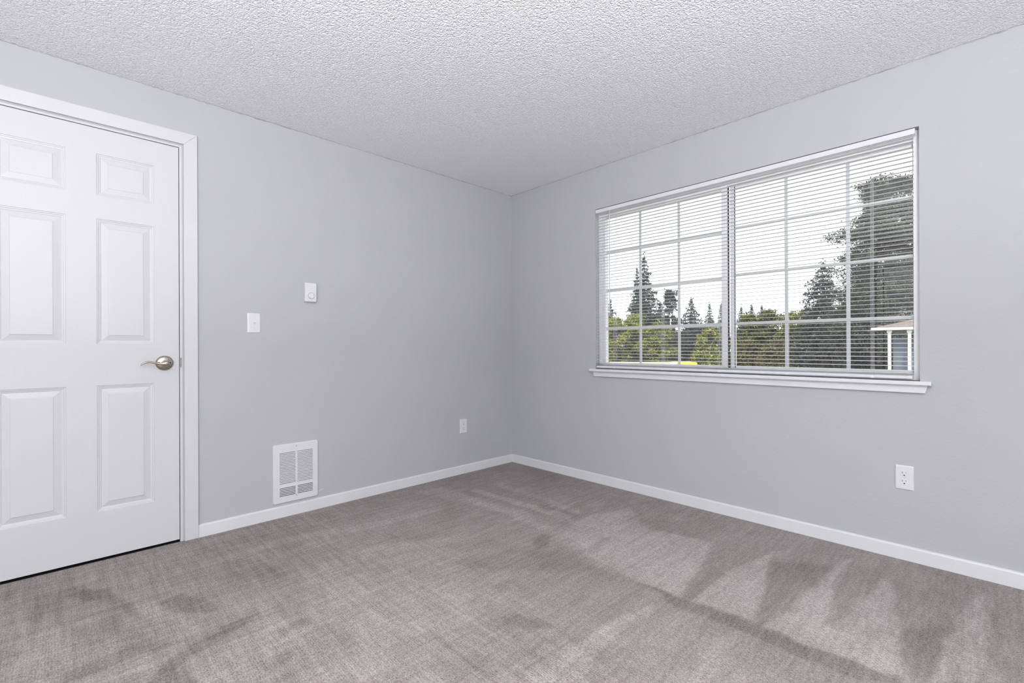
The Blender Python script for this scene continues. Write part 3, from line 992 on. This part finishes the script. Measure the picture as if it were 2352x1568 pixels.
def broadleaf(x, y, h, rad, mat, label, seed, size=.13, n_leaf=6000, low=.0, name='leafy_shrub', cat='shrub', lumps=44, loose=.24, tall=1.0, group=None):
    h += 1.3
    rng = np.random.RandomState(seed)
    t = empty(name, (x, y, GZ))
    tag(t, label, cat, group)
    b = MB()
    pts = []
    for k in range(lumps):
        u = rng.rand()
        zc_ = h * (low + (1 - low) * u)
        wr = rad * math.sqrt(max(.05, 1 - (2 * u - .75) ** 2 * .75))
        a = rng.rand() * 6.28
        rr_ = wr * math.sqrt(rng.rand()) * .75
        c = np.array([math.cos(a) * rr_, math.sin(a) * rr_, min(zc_, h * .90)])
        lr = (.17 + .20 * rng.rand()) * rad
        m_ = n_leaf // lumps
        d = rng.normal(size=(m_, 3)); d /= np.linalg.norm(d, axis=1)[:, None]
        r_ = lr * (1 - loose + rng.normal(size=m_) * loose)[:, None]
        q = c + d * r_ * [1, 1, .85 * tall]
        q[:, 2] = np.clip(q[:, 2], .02, h * 1.03)
        pts.append(q)
        b.tube([(0, 0, 0), tuple(c * [.5, .5, .55]), tuple(c)], [.05, .03, .01], 5)
    b.build('stem', M['bark'], t)
    leaves('foliage', mat, np.concatenate(pts), size, t, seed + 1)
    return t

conifer(46.52, 25.73, 12.2, 2.7, M['f_con'], 'tallest dark conifer in the left half of the window view', 11, .17, n_leaf=9000)
conifer(52.7, 30.4, 11.8, 2.1, M['f_con'], 'slim dark conifer tucked against the left side of the tallest left conifer', 12, .16, n_leaf=5000)
conifer(47.88, 31.36, 7.5, 1.9, M['f_con'], 'short dark conifer at the far left edge of the window view', 13, .16, n_leaf=4500)
broadleaf(51.58, 25.01, 9.2, 1.45, M['f_con'], 'airy round-topped tree just right of the tallest left conifer', 14, .17, 3800, .15, 'airy_tree', 'tree', 40, .30)
conifer(51.2, 26.2, 7.0, 2.3, M['f_con'], 'broad dark conifer between the tallest left conifer and the airy tree', 22, .17, n_leaf=5000, power=.7)
conifer(45.63, 19.62, 6.6, 2.2, M['f_con'], 'medium dark conifer behind the second vertical window bar', 15, .15, n_leaf=6000)
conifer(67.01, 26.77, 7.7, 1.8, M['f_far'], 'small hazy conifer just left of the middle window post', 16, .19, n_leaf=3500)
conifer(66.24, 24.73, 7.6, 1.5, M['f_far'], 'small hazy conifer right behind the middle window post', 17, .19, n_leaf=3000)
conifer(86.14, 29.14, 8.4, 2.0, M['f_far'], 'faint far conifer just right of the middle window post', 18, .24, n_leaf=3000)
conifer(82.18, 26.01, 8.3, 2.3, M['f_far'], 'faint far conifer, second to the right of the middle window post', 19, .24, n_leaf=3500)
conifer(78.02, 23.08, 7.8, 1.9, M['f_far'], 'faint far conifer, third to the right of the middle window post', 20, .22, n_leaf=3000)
conifer(32.28, 4.72, 6.9, 2.0, M['f_con'], 'dark conifer beside the huge cedar in the right half of the view', 21, .12, n_leaf=9000, power=.7)

def cedar(x, y, h, rad, label, seed):
    rng = np.random.RandomState(seed)
    t = empty('cedar_tree', (x, y, GZ))
    tag(t, label, 'tree')
    MB().tube([(0, 0, 0), (.05, 0, h * .5), (0, .1, h * .92)], [.32, .2, .05], 10).build('trunk', M['bark'], t)
    pts = []
    bb = MB()
    for k in range(400):
        f = .04 + .94 * rng.rand()
        if f > .8 and rng.rand() < .5:
            continue
        a = rng.rand() * 6.28
        Rm = float(np.interp(f, [0, .5, .60, .66, .76, .82, .90, .95, 1.0], [2.4, 2.3, 1.9, 2.6, 2.45, 1.3, 1.05, 1.35, .7])) * (.55 + .6 * rng.rand())
        zb = h * f
        L = Rm
        tipz = zb - .12 * L + (0.35 * L if f > .7 else 0) * rng.rand()
        bb.tube([(0, 0, zb - .1), (math.cos(a) * L * .5, math.sin(a) * L * .5, (zb + tipz) / 2), (math.cos(a) * L * .92, math.sin(a) * L * .92, tipz)], [.05, .03, .01], 5)
        for c in range(7):
            u = .35 + .65 * (c + rng.rand()) / 7
            cc = np.array([math.cos(a) * L * u, math.sin(a) * L * u, zb + (tipz - zb) * u]) + rng.normal(size=3) * .12
            m_ = 80 if f < .6 else 60
            sg = .20 if f < .65 else .13
            q = cc + rng.normal(size=(m_, 3)) * [sg, sg, sg * .55]
            q[:, 2] -= np.abs(rng.normal(size=m_)) * .05
            pts.append(q)
    bb.tube([(0, 0, 0), (0, 0, h * .5), (0, 0, h * .99)], [.1, .08, .04], 6)
    bb.build('branch', M['bark'], t)
    leaves('foliage', M['f_big'], np.concatenate(pts), .048, t, seed)
    return t
cedar(23.9, 0.30, 10.4, 2.85, 'huge dark cedar filling the right end of the window view', 31)

Y, O, D, B_ = M['f_yel'], M['f_olive'], M['f_dark'], M['f_brown']
for args in [
    (33.78, 21.35, 4.4, 1.75, Y, 'yellow-green shrub at the far left, beneath the short conifer', 41),
    (36.11, 20.49, 4.8, 1.9, Y, 'tall yellow-green shrub below the tallest left conifer', 42),
    (37.12, 18.82, 3.9, 1.8, Y, 'lower yellow-green shrub right of the first vertical window bar', 43),
    (35.10, 13.11, 3.2, 1.6, Y, 'bright yellow shrub just left of the middle window post', 44),
    (35.27, 10.17, 4.3, 1.75, O, 'olive hedge shrub first to the right of the middle window post', 45),
    (35.38, 8.67, 4.5, 1.5, O, 'olive hedge shrub left of the right pane\'s first vertical bar', 46),
    (37.77, 7.75, 4.3, 1.8, Y, 'yellow-green shrub right of the right pane\'s first vertical bar', 47),
    (35.09, 6.17, 4.4, 1.5, O, 'olive shrub at the foot of the dark conifer on the right', 48),
    (31.2, 8.9, 1.9, 1.6, B_, 'low rusty brown shrub in front of the olive hedge on the left', 49),
    (31.0, 6.9, 2.0, 1.7, B_, 'low rusty brown shrub in front of the olive hedge on the right', 50),
    (44.87, 20.37, 3.1, 2.9, D, 'wide dark shrub in shade beyond the second vertical window bar', 51),
    (47.0, 24.0, 3.4, 3.0, D, 'wide dark shrub under the airy tree', 52),
    (43.2, 17.2, 3.6, 2.6, D, 'wide dark shrub behind the bright yellow shrub', 53),
    (41.0, 11.8, 3.4, 2.8, D, 'dark shrub behind the middle window post', 54),
    (40.5, 28.6, 3.2, 2.2, D, 'dark shrub behind the far left yellow-green shrub', 56),
    (28.46, 2.85, 3.9, 1.6, D, 'dark shrub between the cedar and the dark conifer', 55),
    (27.6, 3.7, 2.2, 1.4, D, 'low dark shrub left of the cedar foot', 57),
    (21.4, 1.6, 2.6, 1.2, D, 'low dark shrub in front of the cedar, left of the porch', 58),
    (20.6, 0.2, 2.6, 1.3, D, 'low dark shrub behind the left porch post', 59),
]:
    x, y, h, r_, mt, lab, sd_ = args
    broadleaf(x, y, h, r_, mt, lab, sd_, .085 if h > 2.5 and x > 30 else .07, 11000)

# yellow vehicle behind the shrubs
v = empty('truck', (31.55, 13.75, GZ), R(-48))
tag(v, 'bright yellow truck top with a white nose, low between the shrubs', 'truck')
b = MB().prism([(-.62, .45), (.85, .45), (.85, 1.62), (.80, 1.68), (-.62, 1.68)], lambda u, w, d: (u, d, w), -.8, .8)
b.build('cargo_box', M['yellow'], v, bevel=.03)
b = MB().prism([(-1.30, .42), (-.63, .42), (-.63, 1.66), (-.72, 1.66), (-.95, 1.25), (-1.30, 1.15)], lambda u, w, d: (u, d, w), -.75, .75)
b.build('cab', M['post'], v, bevel=.03)
for wx in (-.95, .5):
    for wy in (-.75, .75):
        b = MB().tube([(wx, wy - .09, .3), (wx, wy + .09, .3)], .3, 20)
        b.build('wheel', M['rubber'], v)
# low pale wall
lw = MB().box((-3.2, -.12, 0), (2.6, .12, 1.48)).box((-3.24, -.16, 1.48), (2.64, .16, 1.54)).build('garden_wall', M['palewall'])
lw.location = (33.6, 17.9, GZ)
lw.rotation_euler = (0, 0, R(-52))
tag(lw, 'low pale cream garden wall in front of the yellow-green shrubs on the left', 'wall')

# porch of the neighbouring house
p = empty('porch_house', (15.4, -.737, GZ), R(-90))
tag(p, 'small grey house with brown roof and white porch posts at the window\'s right edge', 'house')
# local x runs to the right seen from the window, local y away
e_z = 3.38
MB().box((1.15, .9, 0), (6.0, 4.0, e_z)).build('wall', M['siding'], p)
b = MB()
b.prism([(-.44, e_z), (6.3, e_z), (6.3, e_z + .075), (-.44, e_z + .075)], lambda u, w, d: (u, d, w), -.20, -.16)
b.build('fascia', M['post'], p)
b = MB()
rz_ = e_z + .06
b.add([(-.44, -.18, rz_), (6.3, -.18, rz_), (6.3, 4.3, rz_), (-.44, 4.3, rz_), (1.3, 2.0, rz_ + .55), (5.2, 2.0, rz_ + .55), (-.44, -.18, rz_ - .05), (6.3, -.18, rz_ - .05), (6.3, 4.3, rz_ - .05), (-.44, 4.3, rz_ - .05)],
      [(0, 1, 5, 4), (1, 2, 5), (2, 3, 4, 5), (3, 0, 4), (6, 9, 8, 7), (0, 6, 7, 1), (1, 7, 8, 2), (2, 8, 9, 3), (3, 9, 6, 0)])
b.build('roof', M['shingle'], p)
for px_ in (.0, .47, 1.9, 3.3):
    b = MB().box((px_ - .04, -.12, 0), (px_ + .04, -.04, e_z)).box((px_ - .06, -.14, e_z - .09), (px_ + .06, -.02, e_z))
    b.build('porch_post', M['post'], p, bevel=.006)
MB().box((.03, .35, .2), (.52, .40, 3.15)).build('screen_panel', M['bluepane'], p)
MB().box((-.9, -.2, 0), (6.0, .9, .12)).build('porch_floor', M['siding'], p)
